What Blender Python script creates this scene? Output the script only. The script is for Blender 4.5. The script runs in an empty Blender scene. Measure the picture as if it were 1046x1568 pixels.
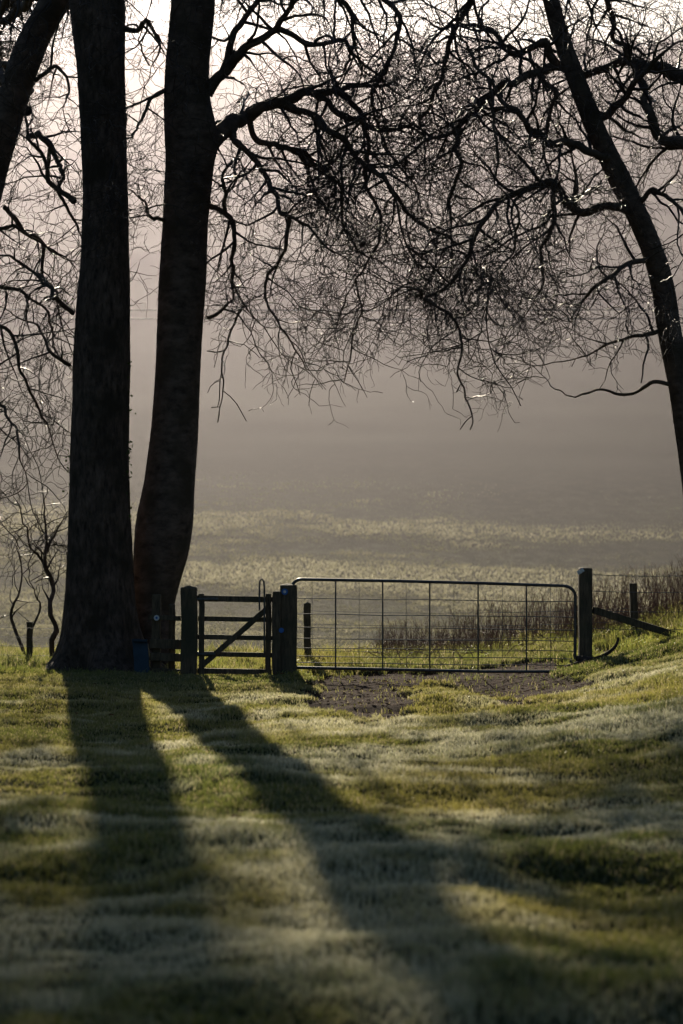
import bpy, math, random
import numpy as np
from mathutils import Vector
random.seed(7); np.random.seed(7)
rng=np.random.default_rng(5)
scene=bpy.context.scene
F=3660.0; CH=1.6
def at(px,py,Y):
    return Vector(((px-523)*Y/F, Y, CH+(845-py)*Y/F))

# ---------------------------------------------------------------- helpers
TAB=np.random.default_rng(11).random((256,256))
def vnoise(x,y,s=0):
    x=np.asarray(x,float)+s*17.3; y=np.asarray(y,float)+s*9.7
    xi=np.floor(x).astype(int); yi=np.floor(y).astype(int)
    fx=x-xi; fy=y-yi; fx=fx*fx*(3-2*fx); fy=fy*fy*(3-2*fy)
    a=TAB[xi&255,yi&255]; b=TAB[(xi+1)&255,yi&255]; c=TAB[xi&255,(yi+1)&255]; d=TAB[(xi+1)&255,(yi+1)&255]
    return (a*(1-fx)+b*fx)*(1-fy)+(c*(1-fx)+d*fx)*fy
def sstep(a,b,x):
    t=np.clip((np.asarray(x,float)-a)/(b-a),0,1); return t*t*(3-2*t)

PY=[-500,6,31,36,44,60,90,120,160,220,300,380,450,485,700,4000]
PZ=[0,0,0,0,-2.2,-6,-4.3,-1,6.2,20.5,46,73.5,97.5,101,92,40]
def profile(y):
    y=np.asarray(y,float); w=np.clip((y-34)*0.12,0,14); s=0
    for k in (-1,-.5,0,.5,1): s=s+np.interp(y+k*w,PY,PZ)
    return s/5
def ground(x,y):
    x=np.asarray(x,float); y=np.asarray(y,float)
    z=profile(y)
    near=1-sstep(36,50,y)
    bx=np.clip(x-1.0,0,6)
    z=z+near*(.085*bx**1.5)
    bl=np.clip(-x-2.5,0,5); z=z+near*.02*bl
    lw=near*(1-.6*sstep(26,31,y))
    z=z+near*(.10*(vnoise(x*.35,y*.28,1)-.5))+lw*(.18*(vnoise(x*.55+y*.12,y*1.0,2)-.5)+.07*(vnoise(x*1.8,y*2.8,3)-.5)+.028*(vnoise(x*6,y*7,4)-.5))
    z=z-near*.05*dirt(x,y)
    far=sstep(110,240,y)
    z=z+sstep(60,110,y)*(.8*(vnoise(x*.02,y*.02,5)-.5)+.22*(vnoise(x*.07+y*.05,y*.16,6)-.5))+far*5*(vnoise(x*.008,y*.006,7)-.5)
    return z
def dirt(x,y):
    x=np.asarray(x,float); y=np.asarray(y,float)
    n=(vnoise(x*2.2,y*1.3,8)-.5)*1.0+(vnoise(x*7,y*4,9)-.5)*.9
    def blob(cx,cy,rx,ry): return 1-np.sqrt(((x-cx)/rx)**2+((y-cy)/ry)**2)
    m=np.maximum(blob(.28,26.6,.8,4.3),blob(2.0,27.4,.78,3.9))
    m=np.maximum(m,blob(1.2,30.6,2.4,1.6))
    m=np.maximum(m,blob(-1.5,30.1,.9,.6))
    m=np.maximum(m,blob(3.9,31.0,1.0,1.0))
    return sstep(-.05,.25,m+n*.5)
def gz(x,y): return float(ground(x,y))

def new_mesh(name,verts,faces_flat,nper,mats,parent=None,smooth=True,col=None):
    me=bpy.data.meshes.new(name)
    verts=np.asarray(verts,np.float32); ff=np.asarray(faces_flat,np.int32).ravel()
    nf=len(ff)//nper
    me.vertices.add(len(verts)); me.vertices.foreach_set("co",verts.ravel())
    me.loops.add(len(ff)); me.loops.foreach_set("vertex_index",ff)
    me.polygons.add(nf); me.polygons.foreach_set("loop_start",np.arange(nf,dtype=np.int32)*nper)
    me.polygons.foreach_set("loop_total",np.full(nf,nper,np.int32))
    me.polygons.foreach_set("use_smooth",np.full(nf,smooth))
    if col is not None:
        for k,v in col.items():
            a=me.color_attributes.new(k,'FLOAT_COLOR','POINT')
            a.data.foreach_set("color",np.asarray(v,np.float32).ravel())
    me.update(calc_edges=True)
    ob=bpy.data.objects.new(name,me); scene.collection.objects.link(ob)
    for m in (mats if isinstance(mats,list) else [mats]): me.materials.append(m)
    if parent: ob.parent=parent
    return ob
def empty(name):
    e=bpy.data.objects.new(name,None); scene.collection.objects.link(e); return e

def tubes(name,lines,mat,parent=None,sides=4):
    groups={}
    for p,r in lines:
        if len(p)>=2: groups.setdefault(len(p),[]).append((p,r))
    V=[];Fc=[];off=0
    ang=np.arange(sides)*2*np.pi/sides
    for n,g in groups.items():
        P=np.array([a for a,_ in g],float); R=np.array([b for _,b in g],float)
        T=np.gradient(P,axis=1); T/=np.linalg.norm(T,axis=2,keepdims=True)+1e-9
        mean=P[:,-1]-P[:,0]; mean/=np.linalg.norm(mean,axis=1,keepdims=True)+1e-9
        ref=np.where(np.abs(mean[:,1:2])<.8,np.array([[0,1.,0]]),np.array([[1.,0,0]]))
        ref=np.repeat(ref[:,None,:],n,1)
        A=np.cross(T,ref); A/=np.linalg.norm(A,axis=2,keepdims=True)+1e-9
        B=np.cross(T,A)
        ring=P[:,:,None,:]+R[:,:,None,None]*(A[:,:,None,:]*np.cos(ang)[None,None,:,None]+B[:,:,None,:]*np.sin(ang)[None,None,:,None])
        m=len(g); V.append(ring.reshape(-1,3))
        base=off+(np.arange(m)*n*sides)[:,None,None]+(np.arange(n-1)*sides)[None,:,None]
        k=np.arange(sides)[None,None,:]; k2=(k+1)%sides
        f=np.stack([base+k,base+k2,base+k2+sides,base+k+sides],-1)
        Fc.append(f.reshape(-1)); off+=m*n*sides
    return new_mesh(name,np.concatenate(V),np.concatenate(Fc),4,mat,parent)

# ---------------------------------------------------------------- materials
def mat_new(name):
    m=bpy.data.materials.new(name); m.use_nodes=True; nt=m.node_tree; nt.nodes.clear()
    o=nt.nodes.new('ShaderNodeOutputMaterial'); return m,nt,o
def N(nt,t,**kw):
    n=nt.nodes.new(t)
    for k,v in kw.items(): setattr(n,k,v)
    return n
def simple_noise_mat(name,c1,c2,scale=(20,20,20),rough=.8,bump=.3,metal=0,c3=None,detail=6,dist=.02,spec=.3):
    m,nt,o=mat_new(name); L=nt.links.new
    tc=N(nt,'ShaderNodeTexCoord'); mp=N(nt,'ShaderNodeMapping'); mp.inputs['Scale'].default_value=scale
    L(tc.outputs['Object'],mp.inputs[0])
    no=N(nt,'ShaderNodeTexNoise'); no.inputs['Scale'].default_value=1; no.inputs['Detail'].default_value=detail; no.inputs['Roughness'].default_value=.65
    L(mp.outputs[0],no.inputs['Vector'])
    cr=N(nt,'ShaderNodeValToRGB'); cr.color_ramp.elements[0].position=.32; cr.color_ramp.elements[0].color=(*c1,1)
    cr.color_ramp.elements[1].position=.68; cr.color_ramp.elements[1].color=(*c2,1)
    L(no.outputs['Fac'],cr.inputs[0]); col=cr.outputs[0]
    if c3:
        n2=N(nt,'ShaderNodeTexNoise'); n2.inputs['Scale'].default_value=2.3; n2.inputs['Detail'].default_value=6
        L(tc.outputs['Object'],n2.inputs['Vector'])
        r2=N(nt,'ShaderNodeValToRGB'); r2.color_ramp.elements[0].position=.48; r2.color_ramp.elements[1].position=.66
        L(n2.outputs['Fac'],r2.inputs[0])
        mx=N(nt,'ShaderNodeMixRGB'); L(r2.outputs[0],mx.inputs[0]); L(col,mx.inputs[1]); mx.inputs[2].default_value=(*c3,1); col=mx.outputs[0]
    p=N(nt,'ShaderNodeBsdfPrincipled'); L(col,p.inputs['Base Color']); p.inputs['Roughness'].default_value=rough; p.inputs['Metallic'].default_value=metal
    p.inputs['Specular IOR Level'].default_value=spec
    b=N(nt,'ShaderNodeBump'); b.inputs['Strength'].default_value=bump; b.inputs['Distance'].default_value=dist
    L(no.outputs['Fac'],b.inputs['Height']); L(b.outputs[0],p.inputs['Normal']); L(p.outputs[0],o.inputs[0])
    return m
M_bark=simple_noise_mat('bark',(.018,.013,.011),(.19,.135,.11),(17,17,6),.8,1.0,c3=(.045,.034,.024),dist=.10,detail=9)
M_bark2=simple_noise_mat('smooth_bark',(.04,.029,.024),(.16,.12,.10),(6,6,10),.8,.7,c3=(.06,.047,.034),dist=.04,spec=.15,detail=9)
M_twig=simple_noise_mat('twig_bark',(.022,.014,.011),(.045,.03,.024),(6,6,6),.40,.1,spec=.35)
M_stem=simple_noise_mat('stem_bark',(.13,.065,.055),(.27,.17,.13),(6,6,6),.5,.1)
M_wood=simple_noise_mat('weathered_wood',(.035,.028,.02),(.15,.115,.075),(30,30,5),.75,.6,c3=(.05,.05,.03),dist=.01)
M_steel=simple_noise_mat('galvanised_steel',(.05,.055,.065),(.10,.11,.125),(12,12,12),.42,.15,metal=.7,dist=.003)
M_blue=simple_noise_mat('blue_plastic',(.012,.03,.05),(.02,.045,.075),(8,8,8),.5,.1)
M_disc=simple_noise_mat('marker_white',(.5,.55,.6),(.65,.68,.7),(50,50,50),.5,.05)
M_discb=simple_noise_mat('marker_blue',(.03,.12,.4),(.04,.16,.5),(50,50,50),.5,.05)
M_leaf=simple_noise_mat('dead_leaf',(.08,.035,.02),(.22,.11,.05),(9,9,9),.95,.2,spec=.03)
M_distant=simple_noise_mat('distant_foliage',(.03,.03,.02),(.06,.055,.035),(1,1,1),.9,.1)

def leafy(name,attr='Col',trans=.5):
    m,nt,o=mat_new(name); L=nt.links.new
    a=N(nt,'ShaderNodeVertexColor'); a.layer_name=attr
    d=N(nt,'ShaderNodeBsdfDiffuse'); t=N(nt,'ShaderNodeBsdfTranslucent'); g=N(nt,'ShaderNodeBsdfGlossy'); g.inputs['Roughness'].default_value=.33
    L(a.outputs[0],d.inputs[0]); L(a.outputs[0],t.inputs[0]); g.inputs[0].default_value=(.9,.9,.8,1)
    mx=N(nt,'ShaderNodeMixShader'); mx.inputs[0].default_value=trans; L(d.outputs[0],mx.inputs[1]); L(t.outputs[0],mx.inputs[2])
    m2=N(nt,'ShaderNodeMixShader'); m2.inputs[0].default_value=.08; L(mx.outputs[0],m2.inputs[1]); L(g.outputs[0],m2.inputs[2])
    L(m2.outputs[0],o.inputs[0]); return m
M_grass=leafy('grass_blades',trans=.80)

def ground_mat():
    m,nt,o=mat_new('ground_material'); L=nt.links.new
    a=N(nt,'ShaderNodeVertexColor'); a.layer_name='mask'
    sep=N(nt,'ShaderNodeSeparateColor'); L(a.outputs[0],sep.inputs[0])
    geo=N(nt,'ShaderNodeNewGeometry')
    def noise(sc,det=5,rough=.6):
        mp=N(nt,'ShaderNodeMapping'); mp.inputs['Scale'].default_value=sc; L(geo.outputs['Position'],mp.inputs[0])
        n=N(nt,'ShaderNodeTexNoise'); n.inputs['Scale'].default_value=1; n.inputs['Detail'].default_value=det; n.inputs['Roughness'].default_value=rough
        L(mp.outputs[0],n.inputs['Vector']); return n.outputs['Fac']
    def ramp(f,p0,c0,p1,c1):
        r=N(nt,'ShaderNodeValToRGB'); e=r.color_ramp.elements; e[0].position=p0; e[0].color=(*c0,1); e[1].position=p1; e[1].color=(*c1,1); L(f,r.inputs[0]); return r.outputs[0]
    def mix(f,c1,c2):
        x=N(nt,'ShaderNodeMixRGB'); L(f,x.inputs[0]); L(c1,x.inputs[1]); L(c2,x.inputs[2]); return x.outputs[0]
    nl=noise((9,9,9)); lawn=ramp(nl,.3,(.018,.024,.008),.7,(.05,.06,.022))
    ns=noise((14,14,14),8,.7); soil=ramp(ns,.35,(.028,.015,.011),.7,(.13,.07,.048))
    nf=noise((.12,.08,.03),8,.68); nf2=noise((1.1,.7,.4),6,.7)
    fld=ramp(nf,.42,(.045,.045,.02),.62,(.11,.105,.055)); fr=ramp(nf2,.45,(0,0,0),.7,(.4,.4,.4))
    fc=N(nt,'ShaderNodeRGB'); fc.outputs[0].default_value=(.35,.34,.2,1)
    fld=mix(fr,fld,fc.outputs[0])
    nh=noise((.03,.03,.02),5,.5); hill=ramp(nh,.35,(.034,.03,.02),.65,(.05,.045,.028))
    c=mix(sep.outputs[0],lawn,soil); c=mix(sep.outputs[1],c,fld); c=mix(sep.outputs[2],c,hill)
    p=N(nt,'ShaderNodeBsdfPrincipled'); L(c,p.inputs['Base Color']); p.inputs['Roughness'].default_value=.95; p.inputs['Specular IOR Level'].default_value=.05
    b1=N(nt,'ShaderNodeBump'); b1.inputs['Strength'].default_value=1; b1.inputs['Distance'].default_value=.06; L(ns,b1.inputs['Height'])
    sub=N(nt,'ShaderNodeMath',operation='SUBTRACT'); sub.use_clamp=True; L(sep.outputs[1],sub.inputs[0]); L(sep.outputs[2],sub.inputs[1])
    b2=N(nt,'ShaderNodeBump'); b2.inputs['Distance'].default_value=.5; L(nf2,b2.inputs['Height']); L(b1.outputs[0],b2.inputs['Normal']); L(sub.outputs[0],b2.inputs['Strength'])
    L(b2.outputs[0],p.inputs['Normal']); L(p.outputs[0],o.inputs[0]); return m
M_ground=ground_mat()

# ---------------------------------------------------------------- ground sheet
def axis(parts):
    return np.unique(np.concatenate([np.linspace(a,b,n) for a,b,n in parts]))
xs=axis([(-1500,-200,14),(-200,-40,40),(-40,-7,50),(-7,7,190),(7,40,50),(40,200,40),(200,1500,14)])
ys=axis([(-60,5,20),(5,37,380),(37,60,60),(60,200,140),(200,500,100),(500,4000,25)])
X,Yg=np.meshgrid(xs,ys); Z=ground(X,Yg)
nx,ny=len(xs),len(ys)
idx=np.arange(nx*ny).reshape(ny,nx)
fc=np.stack([idx[:-1,:-1],idx[:-1,1:],idx[1:,1:],idx[1:,:-1]],-1)
D=dirt(X,Yg)*(Yg<40); Fm=sstep(38,60,Yg); Hm=.97*sstep(100,170,Yg+30*(vnoise(X*.04,Yg*.05,33)-.5))
mask=np.stack([D,Fm,Hm,np.ones_like(D)],-1).reshape(-1,4)
new_mesh('ground',np.stack([X,Yg,Z],-1).reshape(-1,3),fc,4,M_ground,col={'mask':mask})

# ---------------------------------------------------------------- grass
def blades(name,x,y,h,w,base,tip,lean=.45,face=.75):
    n=len(x); z=ground(x,y)-.004
    a=rng.normal(0,face,n); la=rng.random(n)*2*np.pi; ll=h*lean*rng.random(n)*1.6
    dx,dy=np.cos(a)*w/2,np.sin(a)*w/2
    v=np.empty((n,5,3))
    v[:,0]=np.stack([x-dx,y-dy,z],-1); v[:,1]=np.stack([x+dx,y+dy,z],-1)
    mx,my=x+np.cos(la)*ll*.3,y+np.sin(la)*ll*.3
    v[:,2]=np.stack([mx+dx*.8,my+dy*.8,z+h*.6],-1); v[:,3]=np.stack([mx-dx*.8,my-dy*.8,z+h*.6],-1)
    v[:,4]=np.stack([x+np.cos(la)*ll,y+np.sin(la)*ll,z+h*(1-.25*rng.random(n))],-1)
    i=np.arange(n)[:,None]*5
    f=np.concatenate([i+0,i+1,i+2, i+0,i+2,i+3, i+3,i+2,i+4],1)
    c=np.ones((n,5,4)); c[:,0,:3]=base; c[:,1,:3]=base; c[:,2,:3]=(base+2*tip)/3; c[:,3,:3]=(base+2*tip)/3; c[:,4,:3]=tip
    return new_mesh(name,v.reshape(-1,3),f,3,M_grass,smooth=False,col={'Col':c.reshape(-1,4)})
gx=[];gy=[]
for y0 in np.arange(6.5,36.5,1.0):
    wdt=.165*y0+.9; dens=4600 if y0<14 else (3200 if y0<33 else 1800)
    n=int(2*wdt*dens); gx.append((rng.random(n)*2-1)*wdt); gy.append(y0+rng.random(n))
gx=np.concatenate(gx); gy=np.concatenate(gy)
keep=rng.random(len(gx))>dirt(gx,gy)*.985; gx=gx[keep]; gy=gy[keep]; n=len(gx)
cl=vnoise(gx*2.4,gy*3,21); cl2=vnoise(gx*.8,gy*1.1,22); cl3=vnoise(gx*11,gy*11,27)
h=.015+.032*cl**1.6+.028*cl2**2+.022*cl3**2; h*=(.55+.8*rng.random(n))
h*=1+1.2*sstep(29.6,31,gy)*(rng.random(n)**2)*(1+cl)+1.6*sstep(32,33.5,gy)
w=(.0032+.0012*gy/6)*(.8+.4*rng.random(n))
fr=sstep(.38,.70,.5*vnoise(gx*.7,gy*.5,23)+.5*vnoise(gx*3.0,gy*2.8,24))*(1-.9*sstep(24.5,28,gy))
hue=vnoise(gx*.6,gy*.5,25)[:,None]; r1=rng.random((n,1))
g1=np.array([.19,.23,.05]); g2=np.array([.42,.37,.095]); straw=np.array([.60,.50,.26])
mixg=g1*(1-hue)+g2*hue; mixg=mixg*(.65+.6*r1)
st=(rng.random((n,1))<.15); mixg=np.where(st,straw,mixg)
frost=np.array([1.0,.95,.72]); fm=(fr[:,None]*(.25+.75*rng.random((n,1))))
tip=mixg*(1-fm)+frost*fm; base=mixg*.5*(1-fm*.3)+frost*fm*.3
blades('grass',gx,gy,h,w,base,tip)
tx=[];ty=[];th=[]
for k in range(1000):
    u=rng.random()
    if u<.55: cx=rng.uniform(.6,5.2); cy=rng.uniform(33,36.5)
    elif u<.75: cx=rng.uniform(-5.5,-.3); cy=rng.uniform(31.3,35)
    elif u<.85: cx=rng.uniform(3.0,5.2); cy=rng.uniform(30,33)
    elif u<.93: cx=rng.uniform(-4.6,-1.7); cy=rng.normal(30.3,.3)
    else: cx=rng.choice([-1.95,-.7,-.6,3.05])+rng.normal(0,.12); cy=30+rng.normal(0,.12)
    m=35; tx.append(cx+rng.normal(0,.06,m)); ty.append(cy+rng.normal(0,.06,m)); th.append(rng.uniform(.07,.24 if u<.85 else .12)*(.5+.6*rng.random(m)))
tx=np.concatenate(tx);ty=np.concatenate(ty);th=np.concatenate(th); n=len(tx)
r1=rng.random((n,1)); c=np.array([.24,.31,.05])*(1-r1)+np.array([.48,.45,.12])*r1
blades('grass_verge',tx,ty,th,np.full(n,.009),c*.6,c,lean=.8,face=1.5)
# rough pasture across the valley floor
fx=[];fy=[]
for y0 in np.arange(62,176,4.0):
    wdt=.16*y0+4; n=int(2*wdt*4*85); fx.append((rng.random(n)*2-1)*wdt); fy.append(y0+4*rng.random(n))
fx=np.concatenate(fx);fy=np.concatenate(fy)
pm=.5*vnoise(fx*.05+fy*.04,fy*.12,51)+.28*vnoise(fx*.22,fy*.30,52)+.22*vnoise(fx*.9,fy*1.1,53)
keep=rng.random(len(fx))<(.12+.88*sstep(.34,.62,pm))*(1-sstep(104,168,fy+26*(vnoise(fx*.05,fy*.05,54)-.5))); fx=fx[keep];fy=fy[keep];pm=pm[keep];n=len(fx)
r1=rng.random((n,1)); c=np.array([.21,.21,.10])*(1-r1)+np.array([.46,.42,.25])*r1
fm=sstep(.45,.7,pm)[:,None]*rng.random((n,1)); c=c*(1-fm)+np.array([.85,.78,.56])*fm  # pale patches: frost, with sunlit streaks put into the blade colour
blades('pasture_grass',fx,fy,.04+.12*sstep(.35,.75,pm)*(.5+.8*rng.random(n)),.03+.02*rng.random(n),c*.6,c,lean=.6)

n=3200; lx=rng.uniform(-2.2,4.6,n); ly=rng.uniform(22.5,33,n); k=(dirt(lx,ly)>.3)|(rng.random(n)<.05); lx=lx[k];ly=ly[k]
ox=rng.uniform(-4.5,4.5,120); oy=rng.uniform(12,31,120); kk=np.abs(ox)<oy*.16; lx=np.concatenate([lx,ox[kk]]); ly=np.concatenate([ly,oy[kk]])
n=len(lx); lz=ground(lx,ly)+np.where(dirt(lx,ly)>.3,.010,.035)
V=np.empty((n,6,3)); th_=rng.random(n)*6.28; s=rng.uniform(.015,.036,n)
pat=[(1,0,0),(.4,.5,.3),(-.5,.45,.35),(-1,0,.1),(-.5,-.45,.3),(.4,-.5,.35)]
for i,(a,b,c_) in enumerate(pat):
    V[:,i,0]=lx+s*(a*np.cos(th_)-b*np.sin(th_)); V[:,i,1]=ly+s*(a*np.sin(th_)+b*np.cos(th_)); V[:,i,2]=lz+s*c_*rng.uniform(.2,1.6,n)
new_mesh('fallen_leaves',V.reshape(-1,3),np.arange(n*6),6,M_leaf,smooth=False)

# ---------------------------------------------------------------- trees
def loft(name,rows,Y,mat,parent,seed,base_lobes=0,sides=56,rib=.05):
    rows=sorted(rows,key=lambda r:-r[0])
    py=np.array([r[0] for r in rows],float); l=np.array([r[1] for r in rows],float); r_=np.array([r[2] for r in rows],float)
    zz=CH+(845-py)*Y/F; cx=((l+r_)/2-523)*Y/F; rad=(r_-l)/2*Y/F
    Zs=np.linspace(zz[0],zz[-1],420)
    def sm(v):
        o=0
        for k in (-.16,-.08,0,.08,.16): o=o+np.interp(Zs+k,zz,v)
        return o/5
    C=sm(cx); R=sm(rad)
    t=np.arange(sides)*2*np.pi/sides
    T,ZZ=np.meshgrid(t,Zs)
    cs,sn=np.cos(T),np.sin(T)
    m=1+rib*(vnoise(cs*1.6+10,sn*1.6+ZZ*.25,seed)-.5)*2+rib*.9*(vnoise(cs*4+30,sn*4+ZZ*.9+20,seed+1)-.5)+.035*(vnoise(cs*9+50,sn*9+ZZ*4,seed+2)-.5)
    if base_lobes:
        fl=np.exp(-np.clip(ZZ,0,9)/.35)
        m=m+fl*.22*np.cos(T*base_lobes+seed)+fl*.1*np.cos(T*(base_lobes+4)+1)
    xx=C[:,None]+R[:,None]*m*cs; yy=Y+R[:,None]*m*sn
    idx=np.arange(len(Zs)*sides).reshape(len(Zs),sides); i2=np.roll(idx,-1,1)
    f=np.stack([idx[:-1],i2[:-1],i2[1:],idx[1:]],-1)
    return new_mesh(name,np.stack([xx,yy,ZZ],-1).reshape(-1,3),f,4,mat,parent)

K=31.0/F
bx=[-200,0,100,110,300,320,360,400,450,520,600,660,700,770,800,850,950,1046,1300]
by=[900,800,760,480,480,670,660,640,620,680,590,660,750,720,630,600,605,620,620]
dby=[760,700,600,400,400,560,550,540,520,520,500,530,580,580,530,520,540,560,560]
def env_ok(p,slack):
    px=523+p[0]/K; py=845-(p[2]-CH)/K
    lim=np.interp(px,bx,by); d=np.interp(px,bx,dby)
    return py < d+(lim-d)*slack
def rnorm(): return random.gauss(0,1)
RT=(.009,.007,.0056,.0044)
def grow(p,d,length,r0,level,out,flat=.6,droop=.05,maxlev=3):
    step=(.13,.085,.06,.055)[level]; n=max(3,int(length/step))
    slack=random.random()
    pts=[tuple(p)]; rr=[r0]; px,py,pz=p; dx,dy,dz=d; wob=(.2,.27,.31,.33)[level]
    side=random.choice((-1,1)); nxt=random.uniform(1,2.2); rt=RT[level]
    for i in range(n):
        dx+=rnorm()*wob; dy+=rnorm()*wob*flat; dz+=rnorm()*wob-droop
        if level>=2 and i>n*.5: dz+=.05
        l=math.sqrt(dx*dx+dy*dy+dz*dz)+1e-6; dx/=l;dy/=l;dz/=l
        px+=dx*step;py+=dy*step;pz+=dz*step
        f=(i+1)/n
        if pz<.5 or not env_ok((px,py,pz),slack): break
        pts.append((px,py,pz)); rr.append(max(r0*(1-f*.9),rt*(1-.6*f)))
        if level<maxlev and i>=nxt:
            nxt=i+(1.3,1.6,1.7)[level]*random.uniform(.6,1.5)
            side=-side; a=side*math.radians(random.uniform(28,72))
            ca,sa=math.cos(a),math.sin(a)
            cdx,cdz=dx*ca-dz*sa,dx*sa+dz*ca
            cdy=dy+rnorm()*.45
            ln=(random.uniform(.5,1.5),random.uniform(.3,.95),random.uniform(.12,.42))[level]*(1-.4*f)
            grow((px,py,pz),(cdx,cdy,cdz),ln,min(rr[-1]*.7,(.0145,.0085,.0052)[level]),level+1,out,flat,(.05,.065,.03)[level],maxlev)
    if len(pts)>=2: out[level].append((np.array(pts),np.array(rr)))

def smooth_line(P,step=.07,seed=0,jit=.03):
    P=np.array(P,float); d=np.r_[0,np.cumsum(np.linalg.norm(np.diff(P[:,:3],axis=0),axis=1))]
    t=np.arange(0,d[-1],step); t=np.r_[t,d[-1]]
    o=0
    for k in (-.08,-.04,0,.04,.08): o=o+np.stack([np.interp(t+k,d,P[:,j]) for j in range(P.shape[1])],1)
    o=o/5
    s=random.random()*100
    for j in range(3): o[:,j]+=(jit*(vnoise(t*3.0+s,np.full_like(t,s+j*7),3)-.5)*2.4+jit*.8*(vnoise(t*8+s,np.full_like(t,s+j*9),4)-.5))*np.clip(t/.3,0,1)
    return o
LP=[]
def limb(pts,Y0,Y1,r0,r1,out,dens=1.0,sec=(.7,1.9),start=.12,world=None,maxlev=3):
    r0=r0*(.92 if r0>9 else .8); r1=r1*.65
    if world is None:
        m=len(pts); V=[at(x,y,31.0) for x,y in pts]; V[0]=Vector(V[0])
        if LP:
            A=np.concatenate(LP); d=np.hypot(A[:,0]-V[0].x,A[:,2]-V[0].z); j=int(d.argmin())
            if d[j]<.42:
                dy=Y1-Y0; Y0=A[j,1]; Y1=Y0+dy*.7; V[0].x=A[j,0]; V[0].z=A[j,2]; r0=min(r0,A[j,3]/K*.85)
        P=[]
        for i,v in enumerate(V):
            f=i/(m-1); P.append((v.x,Y0+(Y1-Y0)*f+.22*rnorm()*(0<i),v.z,(r0*(1-f)**.9+r1)*K))
    else:
        m=len(world); P=[(x,y,z,(r0*(1-i/(m-1))**.9+r1)*K) for i,(x,y,z) in enumerate(world)]
    o=smooth_line(P,jit=.05)
    o[:,3]*=1+.25*(vnoise(np.arange(len(o))*.35,np.full(len(o),r0*7.3),5)-.5)
    LP.append(o.copy())
    out['limb'].append((o[:,:3],o[:,3]))
    L_=len(o); acc=0; side=1
    gap=.13/dens
    for i in range(int(L_*start),L_-1):
        acc+=.07
        if acc>gap*random.uniform(.6,1.4):
            acc=0; side=-side
            d=o[i+1,:3]-o[i,:3]; d/=np.linalg.norm(d)+1e-9
            a=side*math.radians(random.uniform(30,80)); ca,sa=math.cos(a),math.sin(a)
            dd=(d[0]*ca-d[2]*sa,d[1]+rnorm()*.5,d[0]*sa+d[2]*ca)
            f=i/L_
            grow(tuple(o[i,:3]),dd,random.uniform(*sec)*(1-.35*f),min(o[i,3]*.65,.026),0,out,.6,.04,maxlev)
    d=o[-1,:3]-o[-3,:3]; d/=np.linalg.norm(d)+1e-9
    grow(tuple(o[-1,:3]),tuple(d),1.2,o[-1,3],0,out,.6,.03,maxlev)

def newout(): return {'limb':[],0:[],1:[],2:[],3:[]}
def finish(out,e):
    tubes('limbs',out['limb'],M_bark2,e,10)
    tubes('branches',out[0],M_twig,e,5)
    tubes('small_branches',out[1],M_twig,e,3)
    tubes('twigs',out[2]+out[3],M_twig,e,3)

# tree A
eA=empty('beech_tree'); oA=newout()
loft('trunk',[(1065,25,272),(1040,50,252),(1015,76,230),(980,90,214),(950,95,208),(900,99,204),(850,103,201),(700,106,196),(600,110,197),(550,111,198),(450,116,198),(400,122,197),(300,126,195),(200,122,192),(100,116,190),(0,104,190),(-150,100,180),(-400,110,170),(-700,120,160),(-1000,135,145)],31.0,M_bark,eA,31,5,sides=80)
for pts,r in [([(115,310),(85,285),(60,240),(40,190),(10,160)],5),([(112,480),(95,460),(60,430),(30,400),(0,395),(-30,420)],4),
    ([(188,40),(212,55),(232,45),(250,85),(240,120)],5),([(192,110),(215,90),(235,60),(245,20)],4),([(150,-60),(90,-30),(40,-10),(0,20),(-40,70)],12),
    ([(108,560),(80,540),(55,500),(20,480)],3),([(160,-200),(230,-160),(300,-100),(380,-60),(460,0)],12)]:
    limb(pts,31.0,31.0+random.uniform(-1.5,1.5),r,1.2,oA,dens=.9,sec=(.4,1.4))
def shade_limb(x0,y0,z0,x1,y1,z1,r,out,dens=1.0,sec=(1.0,2.2)):  # added rear crown limb, mostly above the frame, placed to shade the foreground
    W=[]
    for i in range(7):
        f=i/6; W.append((x0+(x1-x0)*f+.25*rnorm()*(i>0),y0+(y1-y0)*f+.3*rnorm()*(i>0),z0+(z1-z0)*(f**.6)+.2*rnorm()*(i>0)))
    limb(None,0,0,r,1.5,out,dens,sec=sec,start=.5,world=W,maxlev=2)
for (x1,y1,z1) in [(-6.6,42,10.4),(-5.9,43,11.2),(-6.9,40.5,10.0),(-5.2,42.5,11.3),(-4.6,43.5,12.3),(-3.9,42,11.9)]:  # added limbs darkening the lower left grass
    shade_limb(-3.1,31.2,9.2+.6*random.random(),x1,y1,z1,13,oA)
finish(oA,eA)
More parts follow.
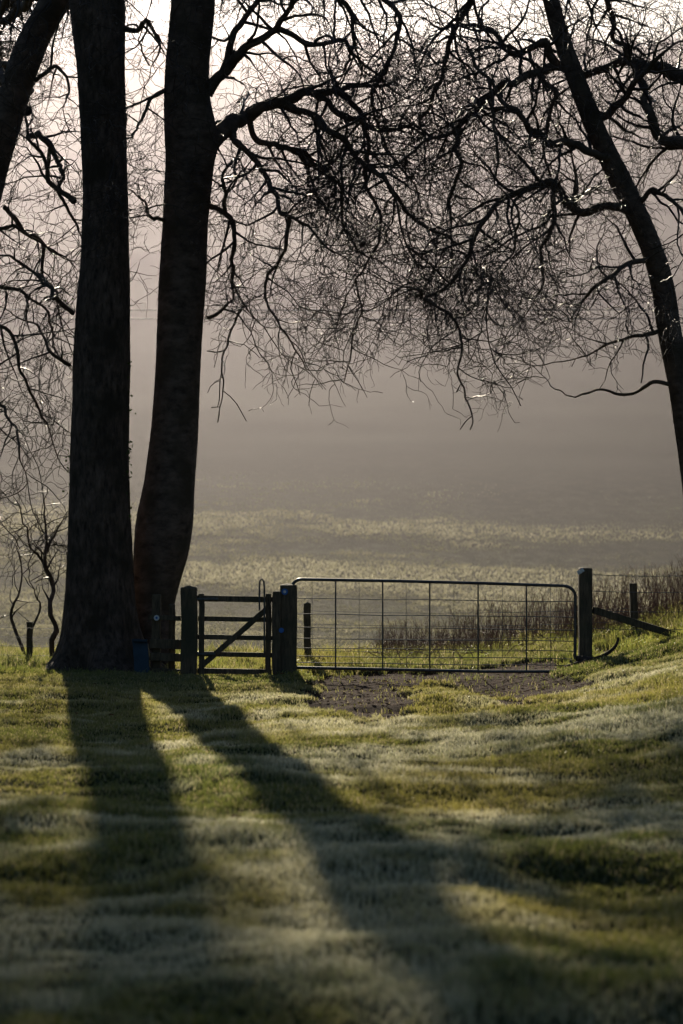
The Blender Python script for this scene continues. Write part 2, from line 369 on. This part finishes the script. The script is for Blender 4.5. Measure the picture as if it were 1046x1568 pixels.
# tree B
eB=empty('beech_tree'); oB=newout()
loft('trunk',[(1060,180,285),(1030,195,270),(950,202,264),(900,203,274),(850,203,290),(800,207,297),(740,220,300),(650,232,305),(550,238,308),(450,241,315),(350,247,318),(250,252,328),(215,251,334),(190,250,332),(150,250,321),(100,252,320),(0,262,330),(-200,270,330),(-500,290,330),(-900,300,312)],31.6,M_bark2,eB,41,4,rib=.035,sides=72)
LP.clear()
Bl=[([(305,235),(330,185),(348,162),(375,148),(420,132),(470,110),(520,92),(575,88),(630,72)],16,1),
 ([(420,132),(460,150),(510,185),(560,230),(600,280),(640,330),(690,360),(730,390)],7,1),
 ([(350,165),(362,200),(400,232),(412,290),(432,325),(470,345),(500,385),(545,405)],6,1),
 ([(310,130),(345,95),(380,62),(425,42),(455,-10),(470,-60)],10,.8),
 ([(315,70),(355,22),(395,-35),(430,-90)],8,.6),
 ([(305,300),(345,315),(357,365),(348,410),(368,455),(400,500)],5,.9),
 ([(470,110),(510,140),(570,165),(640,172),(700,182)],6,1.1),
 ([(375,148),(392,182),(432,200),(482,215),(520,262),(532,320),(562,362),(610,385)],6,1.2),
 ([(520,92),(550,130),(570,190),(560,240),(590,300),(580,350),(545,400),(520,450)],5,1.1),
 ([(425,42),(470,60),(520,55),(560,75),(600,110),(660,130)],5,1),
 ([(440,330),(430,380),(400,420),(410,470),(440,510),(480,560)],4,.9),
 ([(545,405),(560,450),(545,510),(530,580)],3,.8),
 ([(345,315),(335,260),(365,240),(380,280)],3,.8),
 ([(252,120),(226,150),(212,190),(203,235)],4,.6),([(250,330),(225,328),(205,300)],3,.6),
 ([(320,-100),(400,-120),(480,-80),(540,-20),(545,30),(520,80)],9,.9),
 ([(480,-80),(560,-60),(620,0),(600,60),(565,120),(592,180),(640,250),(655,310)],7,1.1),
 ([(310,480),(330,470),(350,440),(340,400)],3,.5),([(368,455),(345,500),(340,560),(335,620)],3,.7)]
for pts,r,dn in Bl: limb(pts,31.6,31.6+random.uniform(-2.2,1.8),r,1.3,oB,dens=dn)
for (x1,y1,z1) in [(-3.0,43,12.3),(-2.2,43.5,12.4),(-1.4,43,12.1),(-.6,42.5,11.9),(.4,43,12.3),(1.4,42.5,12.2)]:  # added limbs shading the nearest grass
    shade_limb(-1.9,31.8,9.4+.6*random.random(),x1,y1,z1,11,oB,sec=(.8,1.7))
finish(oB,eB)
# tree C
eC=empty('beech_tree'); oC=newout()
loft('trunk',[(1050,1066,1130),(980,1066,1118),(800,1052,1098),(700,1040,1085),(600,1026,1064),(500,1006,1042),(450,1001,1036),(400,990,1024),(340,965,1000),(270,930,967),(200,898,930),(120,868,898),(50,845,872),(0,832,858),(-150,800,822),(-400,780,795),(-600,780,786)],31.0,M_bark2,eC,51,4,sides=32,rib=.09)
LP.clear()
Cl=[([(888,110),(850,98),(815,105),(780,128),(745,135),(720,165),(700,190),(660,205),(620,240),(590,265)],9,1.1),
 ([(975,322),(925,318),(880,318),(840,290),(800,295),(760,315),(735,350),(715,400),(690,440),(650,468),(620,455),(585,475)],8,1.1),
 ([(945,245),(900,235),(865,215),(830,225),(790,200),(760,170),(735,130),(715,90),(690,60)],8,1),
 ([(745,135),(742,200),(752,250),(745,300),(772,335)],6,1),
 ([(858,55),(830,60),(790,82),(760,50),(720,30),(680,42),(640,20)],8,1),
 ([(975,300),(990,290),(1020,320),(1046,380),(1080,420)],5,.9),
 ([(905,175),(940,170),(970,130),(1010,90),(1060,70)],9,1),
 ([(1005,400),(960,408),(920,440),(880,470),(850,510)],5,1),
 ([(1022,500),(975,520),(930,522),(880,545)],4,.9),
 ([(1110,150),(1060,108),(1020,88),(965,72),(915,80),(870,40),(850,-20)],14,1),
 ([(1130,260),(1046,215),(1010,208),(985,160),(990,110),(960,60),(930,10)],11,1),
 ([(1038,592),(1000,585),(960,600),(930,590),(890,610),(860,590)],3.5,.8),
 ([(800,-150),(760,-80),(730,-10),(690,50),(680,110),(650,160),(660,210)],8,1),
 ([(700,190),(705,240),(690,300),(700,350),(690,400)],5,1),
 ([(840,290),(850,340),(820,380),(830,430),(800,480)],4.5,1),
 ([(760,315),(790,350),(780,410),(740,450),(730,510),(740,570)],4.5,1),
 ([(650,468),(680,490),(700,540),(705,600),(712,670)],3.5,.8),
 ([(600,280),(640,400),(700,410),(740,440)],3.5,1),
 ([(810,-100),(880,-60),(930,-10),(960,40),(1000,60),(1046,40)],8,1),
 ([(880,318),(890,270),(870,215)],4,.8),([(820,100),(850,150),(840,220),(860,300)],5,.9)]
for pts,r,dn in Cl: limb(pts,31.0,31.0+random.uniform(-2.4,2.0),r,1.3,oC,dens=dn)
finish(oC,eC)
# tree E, leaning in from the left
LP.clear()
by[0]=by[1]=by[2]=1000; dby[0]=dby[1]=dby[2]=900
eE=empty('beech_tree'); oE=newout()
loft('trunk',[(1050,-210,-110),(900,-180,-105),(600,-125,-58),(400,-80,-22),(260,-45,10),(200,-25,28),(150,-5,42),(100,8,58),(50,28,78),(0,58,108),(-100,100,150),(-300,150,190),(-600,180,195)],32.4,M_bark2,eE,61,4,sides=32)
for pts,r,dn in [([(20,180),(45,182),(75,215),(85,270),(110,330),(120,370)],6,.9),([(-20,290),(30,340),(40,400),(70,440),(80,500)],4,1),
  ([(-70,480),(-10,490),(20,560),(40,620),(65,690)],4,.9),([(-80,600),(-20,610),(25,680),(35,740)],3.5,.8),([(30,90),(70,70),(95,110),(85,160)],4,.7),
  ([(-60,420),(0,420),(40,450),(60,520),(95,560)],3.5,1),([(-60,330),(0,320),(50,360),(90,370)],3.5,1)]:
    limb(pts,32.4,32.4+random.uniform(-1,1.8),r,1.2,oE,dens=dn,sec=(.5,1.5))
for (x1,y1,z1) in [(-7.4,42,9.8),(-7.9,44,10.8),(-6.6,43,10.0)]:  # added limbs for more shade on the left
    shade_limb(-4.3,32.6,7.6+.6*random.random(),x1,y1,z1,9,oE)
finish(oE,eE)

def sapling(name,stems,Y):
    LP.clear()
    e=empty(name); o=newout()
    for pts,r in stems:
        limb(pts,Y,Y+random.uniform(-.3,.3),r,1.0,o,dens=1.0,sec=(.25,.8),start=.3)
    finish(o,e)
sapling('hawthorn_sapling',[([(62,1030),(64,960),(52,900),(48,840),(50,790),(42,740)],5),([(55,900),(35,860),(20,820),(15,770)],3.5),([(50,850),(68,820),(85,790)],3.5)],32.5)
sapling('hawthorn_sapling',[([(5,1040),(10,980),(22,930),(15,880)],3.5),([(-30,1040),(-25,950),(-5,900),(-10,830)],4)],33.5)

M_ivy=simple_noise_mat('ivy_leaf',(.04,.07,.015),(.10,.13,.03),(9,9,9),.5,.1)
def ivy(name,parent,spots,Y):
    V=[]
    for (x,y0,y1,nn) in spots:
        for k in range(nn):
            p=at(x+rnorm()*3,random.uniform(y0,y1),Y); c=np.array([p.x,Y-.1+rnorm()*.12,p.z]); s=random.uniform(.012,.026)
            R=rng.normal(size=(2,3)); R/=np.linalg.norm(R,axis=1,keepdims=True)
            for a,b in ((1,0),(.3,.7),(-.7,.5),(-.7,-.5),(.3,-.7)): V.append(c+s*(a*R[0]+b*R[1]))
    new_mesh(name,np.array(V),np.arange(len(V)),5,M_ivy,parent,smooth=False)
ivy('ivy',eA,[(198,550,640,40),(199,670,740,50),(200,750,800,20),(104,680,760,24),(112,452,475,10)],31.05)

# hedge stems behind gate
hl=[]
for k in range(1500):
    u=random.random()
    if u<.42: x=random.uniform(.5,3.1); y=random.uniform(34.5,37); H=random.uniform(.3,.9)*(.55+.5*(x/3))
    else: x=random.uniform(3.1,5.6); y=random.uniform(33.2,36.0); H=random.uniform(.3,.9)
    z=gz(x,y); p=[x,y,z]; d=[rnorm()*.14,rnorm()*.14,1]; pts=[tuple(p)]
    for i in range(7):
        d[0]+=rnorm()*.09; d[1]+=rnorm()*.09
        p=[p[0]+d[0]*H/7,p[1]+d[1]*H/7,p[2]+H/7]; pts.append(tuple(p))
    r0=random.uniform(.0025,.0055); hl.append((np.array(pts),np.linspace(r0,.0018,8)))
    for j in range(random.randint(1,3)):
        i=random.randint(2,6); q=np.array(pts[i]); dd=np.array([rnorm()*.5,rnorm()*.4,.8]); ln=random.uniform(.05,.2)
        hl.append((np.array([q,q+dd*ln*.5,q+dd*ln+np.array([0,0,.02])]),np.array([.0025,.002,.0015])))
tubes('hedge',hl,M_stem,None,3)
bl=[]
for k in range(60):
    x=random.uniform(.4,4.9); y=random.uniform(32.6,34.5); z=gz(x,y); H=random.uniform(.15,.45); W_=random.uniform(-.9,.9); t=np.linspace(0,1,12)
    bl.append((np.stack([x+W_*t+.03*rng.normal(size=12),y+.03*rng.normal(size=12)+0*t,z+H*4*t*(1-t)*.8+.03*rng.random(12)],1),np.linspace(.006,.003,12)))
tubes('bramble',bl,M_stem,None,4)

# ---------------------------------------------------------------- timber & metal
def beam(name,parent,p0,p1,w,d,mat,bev=.006,top=None,seg=6):
    p0=Vector(p0);p1=Vector(p1); t=(p1-p0).normalized()
    yv=Vector((0,1,0)); a=t.cross(yv).normalized(); b=t.cross(a).normalized()
    V=[];Fa=[]
    c=[(-1,-1),(1,-1),(1,1),(-1,1)]
    for i in range(seg+1):
        q=p0.lerp(p1,i/seg)+Vector((rnorm(),rnorm(),0))*.003
        for s,u in c: V.append(q+a*(s*w/2*(1+rnorm()*.02))+b*(u*d/2*(1+rnorm()*.02)))
    for i in range(seg):
        for k in range(4): Fa.append((i*4+k,i*4+(k+1)%4,i*4+4+(k+1)%4,i*4+4+k))
    Fa.append((3,2,1,0)); n=seg*4
    if top:
        V.append(p1+t*top); q=len(V)-1
        for k in range(4): Fa.append((n+k,n+(k+1)%4,q))
    else: Fa.append((n,n+1,n+2,n+3))
    me=bpy.data.meshes.new(name); me.from_pydata([tuple(v) for v in V],[],Fa); me.update()
    ob=bpy.data.objects.new(name,me); scene.collection.objects.link(ob); me.materials.append(mat); ob.parent=parent
    m=ob.modifiers.new('b','BEVEL'); m.width=bev; m.segments=2; m.limit_method='ANGLE'; m.angle_limit=.6
    return ob
def tube(name,parent,pts,r,mat,sides=12):
    P=np.array([tuple(p) for p in pts],float); return tubes(name,[(P,np.full(len(P),r))],mat,parent,sides)
def disc(name,parent,c,r,mat,th=.004):
    n=24; V=[(c[0]+r*math.cos(i*2*math.pi/n),c[1],c[2]+r*math.sin(i*2*math.pi/n)) for i in range(n)]
    V+=[(x,y+th,z) for x,y,z in V]
    Fa=[tuple(range(n))]+[(i,(i+1)%n,n+(i+1)%n,n+i) for i in range(n)]
    me=bpy.data.meshes.new(name); me.from_pydata(V,[],Fa); me.update(); ob=bpy.data.objects.new(name,me); scene.collection.objects.link(ob); me.materials.append(mat); ob.parent=parent
GY=30.0
def post(parent,name,xc,ytop,w,d=None,Y=GY,mat=M_wood,top=None,sink=.15,lean=0):
    p=at(xc,ytop,Y); g=gz(p.x,Y); return beam(name,parent,(p.x,Y,g-sink),(p.x+lean,Y,p.z),w,d or w,mat,bev=.012,top=top)
wg=empty('wooden_gate')
post(wg,'hanging_post',290,900,.20,.2,top=.03)
post(wg,'clapping_post',424,905,.11,.15,Y=29.93)
def P2(x,y,Y=GY): return at(x,y,Y)
for i,(y,hh) in enumerate([(916,.075),(947,.06),(975,.06),(1001,.06),(1027,.07)]):
    beam(f'rail_{i+1}',wg,P2(303,y),P2(417,y+2),hh,.045,M_wood)
beam('stile_left',wg,P2(309,1034,29.96),P2(309,909,29.96),.07,.03,M_wood)
beam('stile_right',wg,P2(411,1036,29.96),P2(411,909,29.96),.07,.03,M_wood)
beam('brace',wg,P2(306,1022,29.955),P2(414,928,29.955),.07,.028,M_wood)
c0=[P2(405,1000,29.9),P2(405,950,29.9),P2(405,900,29.9),P2(404,890,29.9),P2(401,886,29.9),P2(398,890,29.9),P2(397.5,900,29.9),P2(397.5,935,29.9)]
tube('latch_lever',wg,c0,.011,M_steel)
beam('hinge_top',wg,P2(300,917,29.93),P2(335,917,29.93),.03,.012,M_steel); beam('hinge_bottom',wg,P2(300,1001,29.93),P2(330,1001,29.93),.03,.012,M_steel)
mg=empty('metal_field_gate')
post(mg,'hanging_post',442,896,.21,.21,top=.025)
disc('waymark_disc',mg,P2(436,906,29.88),.04,M_discb); disc('waymark_arrow',mg,P2(436,906,29.876),.018,M_disc)
disc('waymark_disc_low',mg,P2(431,965,29.84),.032,M_discb)
def arc(cx,cy,rx,ry,a0,a1,n=8): return [(cx+rx*math.cos(math.radians(a0+(a1-a0)*i/n)),cy-ry*math.sin(math.radians(a0+(a1-a0)*i/n))) for i in range(n+1)]
fr_=[(446,1022),(446,905)]+arc(462,903,16,16,180,90)+[(600,889.5),(740,893)]+arc(862,914,19,17,90,0)+[(881,960),(880,1012)]
tube('frame',mg,[P2(x,y) for x,y in fr_],.02,M_steel)
tube('bottom_rail',mg,[P2(446,1022),P2(600,1025),P2(740,1028),P2(880,1028)],.02,M_steel)
tube('frame_end',mg,[P2(880,1008),P2(880,1028)],.02,M_steel)
for i,x in enumerate([514,586,658,732,806]): tube(f'upright_{i+1}',mg,[P2(x,888+(x-446)*.018),P2(x,1023+(x-446)*.012)],.0095,M_steel,8)
for i,y in enumerate([916,940,960,977,992,1004,1014]):
    tube(f'bar_{i+1}',mg,[P2(446,y,30.012)]+[P2(x,y+random.uniform(-1,1)+(x-446)*.011,30.012) for x in (514,586,658,732,806)]+[P2(880,y+5,30.012)],.0055,M_steel,6)
for i,x in enumerate([478,550,622,695,769,843]): tube(f'wire_{i+1}',mg,[P2(x,890+(x-446)*.018,30.02),P2(x,1023+(x-446)*.012,30.02)],.003,M_steel,5)
post(mg,'clapping_post',896,870,.165,.17,top=.02)
beam('cap_plate',mg,P2(884,878,29.9),P2(893,872,29.9),.05,.01,M_disc)
tube('latch',mg,[P2(872,1012,29.92),P2(888,1016,29.92),P2(906,1020,29.9)],.02,M_steel)
st_=empty('stile')
post(st_,'post_left',240,910,.11,.1,Y=30.25); post(st_,'post_right',264,925,.08,.09,Y=30.35)
for i,(y,hh) in enumerate([(945,.06),(985,.12),(1005,.1),(1028,.09)]): beam(f'step_{i+1}',st_,at(229,y,30.15),at(277,y+2,30.15),hh,.05 if i else .04,M_wood)
disc('waymark_disc',st_,at(240,946,30.11),.035,M_disc); disc('waymark_arrow',st_,at(240,946,30.105),.015,M_discb)
bs=empty('blue_trough')
beam('front_panel',bs,at(219,1036,30.0),at(214,980,30.15),.19,.03,M_blue,bev=.004)
beam('rim',bs,at(203,980,30.1),at(226,981,30.1),.03,.09,M_blue,bev=.004)
beam('side_panel',bs,at(229,1036,30.15),at(225,984,30.25),.03,.2,M_blue,bev=.004)
wf=empty('wire_fence')
beam('strut',wf,P2(908,934,29.98),at(1075,985,30.4),.09,.08,M_wood)
pz_=at(970,893,32.6); beam('post_1',wf,(pz_.x,32.6,gz(pz_.x,32.6)-.1),pz_,.1,.09,M_wood)
pz_=at(471,924,33.5); beam('post_2',wf,(pz_.x,33.5,gz(pz_.x,33.5)-.1),pz_,.1,.09,M_wood,top=.02)
p3=at(1130,905,33); beam('post_3',wf,(p3.x,33,gz(p3.x,33)-.1),p3,.09,.09,M_wood)
for i,y in enumerate([880,905,935,962]):
    a=P2(906,y); b=at(1150,y-3,31.0); t=np.linspace(0,1,14)
    pts=[a.lerp(b,k)-Vector((0,0,.03*4*k*(1-k))) for k in t]; tube(f'wire_{i+1}',wf,pts,.0045,M_steel,5)
for i,y in enumerate([935,955,975,995]):
    a=at(471,y,33.5); b=at(970,y-4,32.65); pts=[a.lerp(b,k)-Vector((0,0,.05*4*k*(1-k))) for k in np.linspace(0,1,16)]; tube(f'back_wire_{i+1}',wf,pts,.0035,M_steel,5)
brb=[]
for k in range(26):
    q=P2(906,880).lerp(at(1150,877,31.0),(k+.5)/26)-Vector((0,0,.03*4*(k/26)*(1-k/26)))
    q=np.array(q); brb.append((np.array([q+[-.014,0,.016],q+[.014,0,-.016]]),np.array([.0035,.0035])))
tubes('barbs',brb,M_steel,wf,3)
lf=empty('wire_fence')
for i,(x,y) in enumerate([(46,952),(-60,950),(205,955)]):
    p=at(x,y,33); beam(f'post_{i+1}',lf,(p.x,33,gz(p.x,33)-.1),p,.08,.08,M_wood)
for i,y in enumerate([958,972,986,1000,1012]):
    a=at(-60,y,33); b=at(232,y+2,32.2); tube(f'wire_{i+1}',lf,[a.lerp(b,k)-Vector((0,0,.03*4*k*(1-k))) for k in np.linspace(0,1,12)],.0035,M_steel,5)
fb=empty('fallen_branch')
def gp(x,y,dz=0): return (x,y,gz(x,y)+dz)
L1=[gp(2.75,29.7,.05),gp(3.0,29.6,.07),gp(3.2,29.55,.10),gp(3.4,29.6,.18),gp(3.42,29.62,.32)]
L2=[gp(2.9,29.75,.12),gp(3.15,29.7,.06),gp(3.45,29.6,.05),gp(3.7,29.55,.04)]
o1=smooth_line([(*p,.035-.005*i) for i,p in enumerate(L1)],.05,jit=.02); o2=smooth_line([(*p,.04-.006*i) for i,p in enumerate(L2)],.05,jit=.02)
tubes('wood',[(o1[:,:3],o1[:,3]),(o2[:,:3],o2[:,3])],M_bark,fb,10)

pl=empty('power_line')
for i,x in enumerate((-45,45)):
    z0=gz(x,120); tubes(f'pole_{i+1}',[(np.array([(x,120,z0-1),(x,120,z0+8),(x,120,14.6)]),np.array([.16,.14,.11]))],M_wood,pl,12)
for i,z in enumerate((14.05,13.6)):
    tube(f'cable_{i+1}',pl,[(x,120,z-.3*(1-(x/45)**2)) for x in np.linspace(-45,45,40)],.03,M_steel,6)

# distant trees on the ridge
n_t=90; V=[]
for k in range(n_t):
    x=rng.uniform(-95,95); y=rng.uniform(470,492); z=gz(x,y); H=rng.uniform(2.5,6.5); W_=H*rng.uniform(.45,.8)
    m=500; u=rng.normal(size=(m,3)); u/=np.linalg.norm(u,axis=1,keepdims=True); u*=rng.random((m,1))**.4
    lump=1+.35*np.sin(u[:,0:1]*5+k)*np.cos(u[:,2:3]*4+k*2)
    c=u*lump*np.array([W_,W_,H*.48])+np.array([x,y,z+H*.5])
    a=rng.normal(size=(m,3,3))*.25; V.append((c[:,None,:]+a).reshape(-1,3))
V=np.concatenate(V); new_mesh('distant_trees',V,np.arange(len(V)),3,M_distant,smooth=False)

# ---------------------------------------------------------------- mist in the valley
m,nt,o=mat_new('mist'); vs=N(nt,'ShaderNodeVolumeScatter'); vs.inputs['Color'].default_value=(.94,.86,1.0,1); vs.inputs['Density'].default_value=.00060; vs.inputs['Anisotropy'].default_value=.78
nt.links.new(vs.outputs[0],o.inputs['Volume'])
prof=[(66,-30),(66,9),(200,50),(600,160),(600,-30)]
V=[(-300,y,z) for y,z in prof]+[(300,y,z) for y,z in prof]
Fa=[(0,1,2,3,4),(9,8,7,6,5)]+[(i,i+5,(i+1)%5+5,(i+1)%5) for i in range(5)]
me=bpy.data.meshes.new('mist'); me.from_pydata(V,[],Fa); me.update()
import bmesh
b=bmesh.new(); b.from_mesh(me); bmesh.ops.recalc_face_normals(b,faces=b.faces); b.to_mesh(me); b.free()
ob=bpy.data.objects.new('mist',me); scene.collection.objects.link(ob); me.materials.append(m)

# ---------------------------------------------------------------- light, world, camera
AZ=math.radians(6.3); EL=math.radians(20)
sd=Vector((-math.sin(AZ)*math.cos(EL),math.cos(AZ)*math.cos(EL),math.sin(EL)))
sl=bpy.data.lights.new('sun','SUN'); sl.energy=5.0; sl.angle=math.radians(.53); sl.color=(1,.88,.68)
so=bpy.data.objects.new('sun',sl); scene.collection.objects.link(so); so.rotation_euler=sd.to_track_quat('Z','Y').to_euler()
w=bpy.data.worlds.new('World'); scene.world=w; w.use_nodes=True; nt=w.node_tree
sky=nt.nodes.new('ShaderNodeTexSky'); sky.sky_type='NISHITA'; sky.sun_disc=False; sky.sun_elevation=EL; sky.sun_rotation=AZ; sky.air_density=1.3; sky.dust_density=1.0; sky.ozone_density=4.0
bg=nt.nodes['Background']; bg.inputs['Strength'].default_value=.05; nt.links.new(sky.outputs[0],bg.inputs[0])
cam=bpy.data.cameras.new('camera'); co=bpy.data.objects.new('camera',cam); scene.collection.objects.link(co); scene.camera=co
co.location=(0,0,CH); co.rotation_euler=(math.radians(90+.955),0,0)
cam.sensor_fit='HORIZONTAL'; cam.sensor_width=24; cam.lens=84; cam.clip_start=.1; cam.clip_end=6000
cam.dof.use_dof=True; cam.dof.focus_distance=30.5; cam.dof.aperture_fstop=2.2
scene.view_settings.view_transform='Standard'; scene.view_settings.look='None'; scene.view_settings.exposure=0
